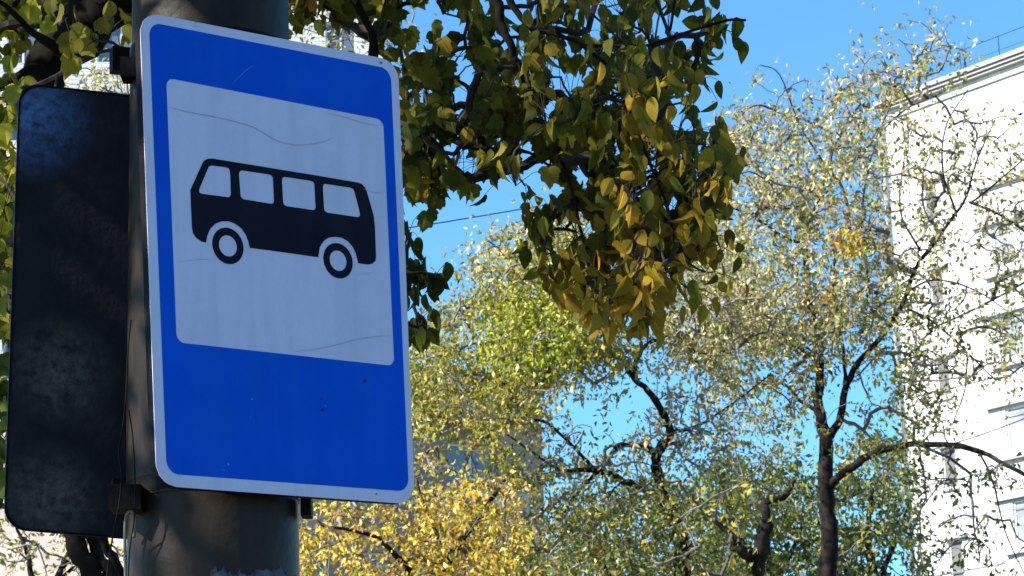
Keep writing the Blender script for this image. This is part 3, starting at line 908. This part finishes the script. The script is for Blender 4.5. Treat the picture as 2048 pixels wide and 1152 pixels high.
for i, tt in enumerate(T):
    q = info[i]
    n = int(q[4] * 1.5) + int(rN.integers(-1, 2))
    dr = rN.normal(0, .03, 3)
    for k in range(max(2, n)):
        visible.append((tt + (dr - np.array([0, 0, .05])) * (k / max(1, n) * 2 - .8) + rN.normal(0, .034 if q[2] > .1 else .02, 3) + np.array([0, 0, .03]), q[5], q[6], tt))
# drop those that would land where the photo shows open sky, the signs or in front of the post
keep = []
SKY = [(1065, 345, 30, 40), (1125, 385, 18, 22), (960, 470, 100, 55), (640, 85, 34, 22)]
GAPS = [(rN.uniform(600, 1430), rN.uniform(-20, 560), rN.uniform(16, 30), rN.uniform(22, 40)) for _ in range(64)]   # openings between the sprays
for p, pal, tm, tt in visible:
    x, y, z = to_px(p)
    if any(((x - a) / b) ** 2 + ((y + 20 - c) / d) ** 2 < 1 for a, c, b, d in GAPS): continue
    if any(((x - a) / b) ** 2 + ((y + 15 - c) / d) ** 2 < 1 for a, c, b, d in SKY): continue
    keep.append((p, pal, tm, tt))
visible = keep
# separate leaf objects for the 300 that show largest, the rest joined
score = []
for i, (p, pal, tm, tt) in enumerate(visible):
    x, y, z = to_px(p)
    hid = (x < -10 or x > 2060 or y < -30 or (255 < x < 600 and y > 0) or (30 < x < 262 and 175 < y < 1070) or (280 < x < 815 and 30 + .19 * (x - 280) < y < 1000))
    score.append(z + (100 if hid else 0))
order = np.argsort(score)
single = order[:298]; rest = order[298:]
def lone_mesh(Tm, Fm, curl, w):
    V = Tm * np.array([w, 1, curl])
    me = bpy.data.meshes.new('leaf')
    me.from_pydata([tuple(v) for v in V], [], Fm)
    me.update(); me.materials.append(M['leaf_obj'])
    return me
LM = {1: [lone_mesh(T_LB, F_LB, c, w) for c, w in ((.5, 1), (1.2, 1), (1.9, .85), (2.6, .7))],
      0: [lone_mesh(T_OV, F_OV, c, w) for c, w in ((.5, 1.1), (1.2, 1), (1.9, 1), (2.6, .8))]}
tl = np.array(tN.location)
ac, al, nm = leaf_frames(len(single), .8, rN)
for j, i in enumerate(single):
    p, pal, tm, tt = visible[i]
    if rN.random() < .25: tm = 1 - tm
    o = bpy.data.objects.new('leaf', LM[tm][int(rN.integers(0, 4))])
    COL.objects.link(o)
    o.parent = tN
    s = rN.uniform(.044, .070)
    A_ = np.stack([ac[j], al[j], nm[j]], 1) * s
    mw = Matrix([[*A_[0], p[0] - tl[0]], [*A_[1], p[1] - tl[1]], [*A_[2], p[2] - tl[2]], [0, 0, 0, 1]])
    o.matrix_local = mw
    c = pick_cols(1, pal, rN)[0] * 1.1
    o.color = (*c, 1)
# rest + the high crown that shades everything below it
hp = []
while len(hp) < 13000:
    u = rN.normal(0, 1, 3); u /= np.linalg.norm(u)
    u *= rN.uniform(.25, 1) ** .5
    p = np.array([-2.9, 5.7, 5.7]) + u * np.array([3.9, 3.6, 1.9])
    x, y, z = to_px(p)
    if z < .5: 
        continue
    if -70 < x < 2120 and y > -70: continue
    if p[2] < 3.6 and p[1] < 3.5: continue
    if math.sin(p[0] * 2.1) * math.sin(p[1] * 2.3 + 1) * math.sin(p[2] * 2.6 + .5) > .36: continue   # gaps that let sun flecks through
    hp.append(p)
hp = np.array(hp)
hc = pick_cols(len(hp), OLIVE + BROWN[:2], rN)
me = leaves_mesh('crown', T_SM, F_SM, hp, rN.uniform(.10, .15, len(hp)), hc, .4, rN)
tag(link('crown', me, M['leaf'], tN), kind='stuff')
for tm, (Tm, Fm) in ((0, (T_OV, F_OV)), (1, (T_LB, F_LB))):
    sel = [visible[i] for i in rest if (visible[i][2] == tm)]
    pos = np.array([s[0] for s in sel])
    col = np.array([pick_cols(1, s[1], rN)[0] for s in sel])
    me = leaves_mesh('foliage', Tm, Fm, pos, rN.uniform(.044, .070, len(sel)), col, .8, rN)
    tag(link('foliage', me, M['leaf'], tN), kind='stuff')
tw = MB()
for P, rr in grow([P for P, R in sN], T, rN, wob=.10, steps=5, tip=.0032, expo=.42):
    tw.tube(P, np.array(rr) * 1.0, 5, False)
for p, pal, tm, tt in visible:      # leaf stalks
    tw.tube([tt, (tt + p) / 2 + [0, 0, .008], p], [.0013, .001, .0008], 3, False)
tag(tw.build('twigs', M['twig_near'], tN), kind='stuff')

# ---------------------------------------------------------------- lamp post
PC = np.array([-.588, 5.085])
def prad(z): return .164 - .0068 * (z - 2.37)
m = MB()
zs = [0, .9, 1.8, 2.2, 2.5, 2.9, 3.3, 3.7, 4.6, 6.0, 8.0]
nseg = 56
for i, z in enumerate(zs):
    for k in range(nseg):
        a = 2 * math.pi * k / nseg
        m.v.append((PC[0] + prad(z) * math.cos(a), PC[1] + prad(z) * math.sin(a), z))
for i in range(len(zs) - 1):
    for k in range(nseg):
        k2 = (k + 1) % nseg
        m.f.append((i * nseg + k, i * nseg + k2, (i + 1) * nseg + k2, (i + 1) * nseg + k))
m.f.append(tuple((len(zs) - 1) * nseg + k for k in range(nseg)))
post = empty('lamp_post', (PC[0], PC[1], 0), 'thick dark steel post carrying the bus stop sign and the dark-backed sign', 'post')
m.build('shaft', M['post'], post, True)
def ring(z0, z1, out, matl, name, parent, a0=0, a1=2 * math.pi, n=56):
    """a band round the post, closed with thickness"""
    mm = MB()
    full = abs(a1 - a0 - 2 * math.pi) < 1e-6
    k = n if full else n + 1
    for i in range(k):
        a = a0 + (a1 - a0) * i / n
        for (z, o) in ((z0, .0006), (z0, out), (z1, out), (z1, .0006)):
            r_ = prad(z) + o
            mm.v.append((PC[0] + r_ * math.cos(a), PC[1] + r_ * math.sin(a), z))
    for i in range(n):
        j = (i + 1) % k
        for q in range(4):
            q2 = (q + 1) % 4
            mm.f.append((i * 4 + q, i * 4 + q2, j * 4 + q2, j * 4 + q))
    return mm.build(name, matl, parent)

# ---------------------------------------------------------------- bus stop sign
SCEN = np.array([-.4367, 4.9344, 2.8968])
yaw, pit, rol = math.radians(40.58), math.radians(-.16), math.radians(-1.62)
SM_ = np.array(Matrix.Rotation(yaw, 3, 'Z') @ Matrix.Rotation(pit, 3, 'X') @ Matrix.Rotation(rol, 3, 'Y'))
sx, sn, sz_ = SM_[:, 0], -SM_[:, 1], SM_[:, 2]        # across, outward normal, up
def on_sign(x, y):
    """photo pixel -> (u, v) on the sign face"""
    d = ray(x, y)
    t = ((SCEN - EYE) @ sn) / (d @ sn)
    p = EYE + d * t - SCEN
    return (float(p @ sx), float(p @ sz_))
def S3(u, v, out): return SCEN + sx * u + sz_ * v + sn * out

def round_quad(cor, r, n=8):
    """corners in order -> outline with rounded corners"""
    out = []
    for i in range(4):
        p, a, b = np.array(cor[i]), np.array(cor[i - 1]), np.array(cor[(i + 1) % 4])
        da, db = a - p, b - p
        da /= np.linalg.norm(da); db /= np.linalg.norm(db)
        s, e = p + da * r, p + db * r
        # quarter arc approximated by a rational blend
        cth = s + db * r
        for k in range(n + 1):
            t = math.pi / 2 * k / n
            out.append(tuple(cth + (-db * math.cos(t) - da * math.sin(t)) * r))
    return out

def sheet(outline, holes, base, out, name, material, parent, P3=None):
    """flat film: face at height out with a thin edge down to base"""
    P3 = P3 or S3
    allp, loops = [], []
    for lp in [outline] + holes:
        b = len(allp); allp += [Vector(p) for p in lp]
        loops.append(list(range(b, b + len(lp))))
    edges = [(l[i], l[(i + 1) % len(l)]) for l in loops for i in range(len(l))]
    vv, _e, ff, ov, *_ = delaunay_2d_cdt(allp, edges, [], 0, 1e-7)
    def inside(x, y):
        if not in_poly([x], [y], outline)[0]: return False
        return not any(in_poly([x], [y], h)[0] for h in holes)
    mm = MB()
    mm.v = [tuple(P3(v.x, v.y, out)) for v in vv]
    for f in ff:
        c = sum((vv[i] for i in f), Vector((0, 0))) / len(f)
        if inside(c.x, c.y): mm.f.append(tuple(f))
    for lp in [outline] + holes:
        b = len(mm.v); n = len(lp)
        mm.v += [tuple(P3(p[0], p[1], out)) for p in lp] + [tuple(P3(p[0], p[1], base)) for p in lp]
        mm.f += [(b + i, b + (i + 1) % n, b + n + (i + 1) % n, b + n + i) for i in range(n)]
    return mm.build(name, material, parent)

def circle(c, r, n=40): return [(c[0] + r * math.cos(2 * math.pi * k / n), c[1] + r * math.sin(2 * math.pi * k / n)) for k in range(n)]

sign = empty('bus_stop_sign', tuple(SCEN), 'blue and white bus stop sign with a black bus symbol, facing right on the post', 'sign')
oc = [on_sign(*p) for p in ((279.8, 22.6), (796, 122.7), (829.3, 1009.6), (313.8, 970.6))]
plate = round_quad(oc, .042)
# plate: white face, slightly dented edges, folded rim behind
rr_ = random.Random(3)
plate = [(p[0] + rr_.uniform(-.0006, .0006), p[1] + rr_.uniform(-.0006, .0006)) for p in plate]
sheet(plate, [], -.0015, 0, 'plate', M['sign_white'], sign)
def inset(lp, d):
    c = np.mean(np.array(lp), 0); h = .45
    return [(p[0] - math.copysign(min(abs(p[0] - c[0]), d), p[0] - c[0]) , p[1] - math.copysign(min(abs(p[1] - c[1]), d), p[1] - c[1])) for p in lp]
rim = MB()
pi_ = inset(plate, .004)
n = len(plate)
rim.v = [tuple(S3(*p, -.0017)) for p in plate] + [tuple(S3(*p, -.02)) for p in plate] + [tuple(S3(*p, -.02)) for p in pi_] + [tuple(S3(*p, -.004)) for p in pi_]
for i in range(n):
    j = (i + 1) % n
    for a, b in ((0, 1), (1, 2), (2, 3)):
        rim.f.append((a * n + i, a * n + j, b * n + j, b * n + i))
rim.f.append(tuple(3 * n + i for i in range(n)))
rim.build('folded_rim', M['black_steel'], sign)
bc = [on_sign(*p) for p in ((297.8, 44), (781, 138), (817.4, 983.2), (333.6, 947.4))]
wc = [on_sign(*p) for p in ((332, 155.3), (766.6, 239.5), (788.6, 732.2), (353, 684.7))]
inner = round_quad(wc, .017)
sheet(round_quad(bc, .026), [inner], .0001, .0007, 'blue_field', M['sign_blue'], sign)
def Z(x, y): return on_sign(360 + x / 3.84, 290 + y / 3.84)
body = [Z(*p) for p in ((140, 210), (175, 135), (188, 118), (210, 107), (245, 104), (700, 178), (1050, 235), (1365, 289), (1395, 300), (1418, 325), (1432, 355), (1460, 450), (1485, 540), (1495, 620), (1504, 865), (1498, 892), (1475, 912), (1440, 918), (1368, 908), (1362, 880), (1350, 835), (1328, 785), (1290, 740), (1240, 712), (1190, 705), (1140, 712), (1100, 740), (1072, 785), (1060, 862), (800, 825), (535, 790), (525, 745), (505, 690), (470, 640), (420, 603), (370, 586), (320, 586), (270, 605), (230, 645), (207, 700), (200, 750), (165, 742), (125, 715), (100, 680), (92, 640), (85, 500), (79, 345), (100, 300))]
wins = [[Z(*p) for p in w] for w in (
    ((240, 157), (350, 171), (372, 178), (383, 198), (386, 240), (390, 378), (384, 395), (368, 401), (165, 375), (148, 365), (145, 345), (205, 200), (220, 166)),
    ((475, 195), (685, 227), (705, 236), (713, 255), (715, 290), (721, 430), (715, 447), (700, 452), (490, 418), (470, 406), (463, 385), (451, 222), (457, 203)),
    ((803, 245), (1003, 275), (1023, 284), (1031, 300), (1033, 330), (1041, 480), (1034, 497), (1018, 500), (815, 470), (796, 458), (790, 435), (781, 270), (786, 252)),
    ((1112, 298), (1308, 328), (1329, 338), (1339, 358), (1347, 388), (1381, 522), (1382, 545), (1366, 555), (1130, 520), (1110, 506), (1104, 480), (1095, 325), (1099, 305)))]
sheet(body, wins, .0003, .0009, 'bus_symbol', M['sign_black'], sign)
for c in ((367, 775), (1213, 889)):
    cc = Z(*c)
    sheet(circle(cc, .0352), [circle(cc, .0205)], .0003, .0009, 'wheel_symbol', M['sign_black'], sign)
# creases in the film, nicks and chips
def streak(pts, w, name, material, out=.0011):
    mm = MB()
    pp = [np.array(on_sign(*p)) for p in pts]
    P, R = smooth_path([(*p, 0) for p in pp], [w * .3] + [w] * (len(pp) - 2) + [w * .25], 4)
    vs = []
    for i in range(len(P)):
        t = P[min(i + 1, len(P) - 1)] - P[max(i - 1, 0)]
        nrm = np.array([-t[1], t[0]]) / (np.linalg.norm(t) + 1e-9)
        a = P[i][:2] + nrm * R[i]; b = P[i][:2] - nrm * R[i]
        vs += [S3(*a, out), S3(*b, out)]
    mm.add(vs, [(2 * i, 2 * i + 1, 2 * i + 3, 2 * i + 2) for i in range(len(P) - 1)])
    return mm.build(name, material, sign)
streak([(335, 214), (380, 225), (440, 236), (500, 252), (530, 268), (560, 284), (600, 290), (640, 285), (668, 275)], .00055, 'film_crease', M['scratch'])
streak([(650, 225), (690, 235), (735, 248), (768, 252)], .0004, 'film_crease', M['scratch'])
streak([(590, 703), (640, 697), (690, 685), (730, 676), (785, 670)], .0005, 'film_crease', M['scratch'])
streak([(725, 378), (748, 385), (772, 386)], .0004, 'film_crease', M['scratch'])
streak([(352, 524), (400, 519), (425, 520)], .0003, 'film_crease', M['scratch'])
streak([(712, 548), (735, 547), (752, 541)], .0003, 'film_crease', M['scratch'])
streak([(462, 170), (480, 152), (495, 138), (511, 130)], .0005, 'scratch', M['nick'])
def chip(x, y, r, material, name='paint_chip'):
    c = on_sign(x, y)
    q = random.Random(int(x * 7 + y))
    lp = [(c[0] + r * q.uniform(.6, 1.2) * math.cos(a * math.pi / 4), c[1] + r * q.uniform(.6, 1.2) * math.sin(a * math.pi / 4)) for a in range(8)]
    mm = MB(); mm.add([S3(*p, .0012) for p in lp], [tuple(range(8))]); mm.build(name, material, sign)
for (x, y, r, k) in ((729, 762, .003, 'sign_black'), (645, 820, .0032, 'sign_black'), (643, 798, .002, 'sign_black'), (503, 798, .0022, 'nick'), (456, 929, .0026, 'nick'), (447, 940, .0016, 'nick'), (752, 988, .0022, 'zinc'), (761, 126, .003, 'zinc'), (392, 42, .004, 'zinc'), (650, 812, .0016, 'nick'), (500, 835, .0014, 'nick')):
    chip(x, y, r, M[k])
# rails behind the plate and the clamps round the post
for v in (.36, -.385):
    hb = MB(); hb.box(S3(-.235, v - .02, -.045), sx * .47, sz_ * .04, sn * .0245)
    hb.build('mounting_rail', M['black_steel'], sign)
z_low = 2.495
ring(z_low - .028, z_low + .004, .004, M['black_steel'], 'clamp_band', sign, math.radians(-175), math.radians(-5))
ring(3.345, 3.375, .004, M['black_steel'], 'clamp_band', sign, math.radians(-175), math.radians(-5))

# sleeve of bare metal above the lower band
ring(2.462, 3.33, .003, M['post'], 'sleeve', post)
# torn paper remnant stuck low on the post
def post_patch(x0, x1, y0, y1, name, material, seed, n=26, full=None):
    q = random.Random(seed)
    mm = MB()
    rows = 8; n = 90; walk = [0]
    for _ in range(n): walk.append(walk[-1] * .86 + q.uniform(-5, 5))
    for j in range(rows + 1):
        for i in range(n + 1):
            x = x0 + (x1 - x0) * i / n
            top = y0 + walk[i] + q.uniform(-1.5, 1.5) if j == 0 else y0 + (y1 - y0) * j / rows
            a = -math.pi / 2 + math.asin(max(-1, min(1, (x - 426) / 172)))
            p = at(x, top, 4.94 + .14 * (1 - math.cos(a + math.pi / 2)))
            r_ = prad(p[2]) + .0012
            mm.v.append((PC[0] + r_ * math.cos(a), PC[1] + r_ * math.sin(a), p[2]))
    for j in range(rows):
        for i in range(n):
            b = j * (n + 1) + i
            mm.f.append((b, b + 1, b + n + 2, b + n + 1))
    return mm.build(name, material, post)
post_patch(440, 594, 1142, 1230, 'paper_remnant', M['paper'], 4)

# ---------------------------------------------------------------- dark back of the second sign
yb = math.radians(22)
bx_, bn_ = np.array([math.cos(yb), math.sin(yb), 0]), np.array([math.sin(yb), -math.cos(yb), 0])
dL = ray(38, 163); BL0 = EYE + dL * (5.17 / dL[1])
def on_back(x, y):
    d = ray(x, y); t = ((BL0 - EYE) @ bn_) / (d @ bn_)
    p = EYE + d * t - BL0
    return (float(p @ bx_), float(p[2]))
def B3(u, v, out): return BL0 + bx_ * u + np.array([0, 0, 1.0]) * v + bn_ * out
cb = [on_back(*p) for p in ((38, 165), (540, 222), (520, 1100), (7, 1058))]
M['sign_back'] = back_material(B3(*on_back(52, 225), 0), B3(*on_back(120, 740), 0), B3(*on_back(95, 1000), 0))
bs = empty('road_sign', tuple(B3(.2, -.4, 0)), 'dark bare back of a tall sign facing away, left side of the post', 'sign')
ol = round_quad(cb, .045)
sheet(ol, [], -.002, 0, 'plate', M['sign_back'], bs, B3)
rim = MB()
n = len(ol)
ii = inset(ol, .004)
rim.v = [tuple(B3(*p, .0005)) for p in ol] + [tuple(B3(*p, .003)) for p in ol] + [tuple(B3(*p, .003)) for p in ii] + [tuple(B3(*p, .0005)) for p in ii]
for i in range(n):
    j = (i + 1) % n
    for a, b in ((0, 1), (1, 2), (2, 3)):
        rim.f.append((a * n + i, a * n + j, b * n + j, b * n + i))
rim.build('folded_rim', M['black_steel'], bs)
sheet([(p[0], p[1]) for p in ol], [], -.003, -.0035, 'face_film', M['sign_blue'], bs, B3)
for (y0, y1) in ((1015, 968), (152, 115)):
    u0, v0 = on_back(216, y0); u1, v1 = on_back(330, y1)
    hb = MB(); hb.box(B3(u0, v0, .0125), bx_ * (u1 - u0), (0, 0, v1 - v0), bn_ * .03)
    hb.build('mounting_rail', M['black_steel'], bs)
u0, v0 = on_back(128, 1062); u1, v1 = on_back(250, 1025)

# lug that shows past the right side of the post under the sign
lg = MB()
p0 = at(601, 1030, 5.06); p1 = at(622, 1030, 5.06); p2 = at(601, 992, 5.06)
lg.box(p0, p1 - p0, np.array([0, .05, 0]), np.array([0, 0, p2[2] - p0[2]]))
lg.build('clamp_lug', M['black_steel'], sign)
lg = MB()
p0 = at(240, 152, 5.04); p1 = at(278, 152, 5.04); p2 = at(240, 113, 5.04)
lg.box(p0, p1 - p0, np.array([0, .05, 0]), np.array([0, 0, p2[2] - p0[2]]))
lg.build('clamp_lug', M['black_steel'], sign)
lg = MB()
p0 = at(217, 1018, 4.98); p1 = at(282, 1018, 4.98); p2 = at(217, 968, 4.98)
lg.box(p0, p1 - p0, np.array([0, .06, 0]), np.array([0, 0, p2[2] - p0[2]]))
lg.build('clamp_lug', M['black_steel'], sign)

# loose wires along the left side of the post
def cable(pts, w, label, d=4.99):
    P, R = smooth_path([at(x, y, d + dd) for x, y, dd in pts], [w] * len(pts), 6)
    mm = MB(); mm.tube(P, R, 6)
    o = mm.build('wire', M['wire'] if w < .002 else M['conduit'], None, True)
    return tag(o, label, 'wire')
cable([(262, 640, .02), (256, 700, 0), (252, 790, 0), (246, 850, -.02), (238, 905, -.02), (243, 950, -.03), (238, 1010, -.03), (228, 1060, 0), (214, 1152, 0), (205, 1300, 0)], .0016, 'thin slack wire hanging along the left side of the post, outermost')
cable([(258, 820, .01), (266, 880, 0), (270, 960, -.03), (268, 1040, -.02), (258, 1120, 0), (256, 1300, 0)], .0014, 'thin wire running over the clamp, close against the post')
cable([(251, 1300, .02), (251, 1152, .02), (250, 1080, .02), (252, 1035, .01), (262, 1022, 0), (270, 1040, .01), (268, 1075, .03)], .0032, 'pale bent conduit hook just below the left clamp')
tag(bpy.data.objects['wire'], None, 'wire')

# ---------------------------------------------------------------- overhead wires
def overhead(a, b, sag, rad, label):
    pts = []
    for i in range(25):
        t = i / 24
        p = a * (1 - t) + b * t
        p[2] -= sag * 4 * t * (1 - t)
        pts.append(p)
    mm = MB(); mm.tube(pts, rad, 5)
    tag(mm.build('overhead_wire', M['wire']), label, 'wire', None)
da, db = at(400, 515, 48), at(1560, 318, 48)
overhead(da, db, .12, .012, 'thin dark wire crossing the blue gap between the sign and the hanging leaves')
overhead(at(1860, 658, 52), at(2200, 470, 40), .1, .022, 'upper of two dark wires slanting across the white block at the right edge')
overhead(at(1840, 905, 55), at(2200, 770, 42), .1, .012, 'lower of two wires slanting across the white block at the right edge')
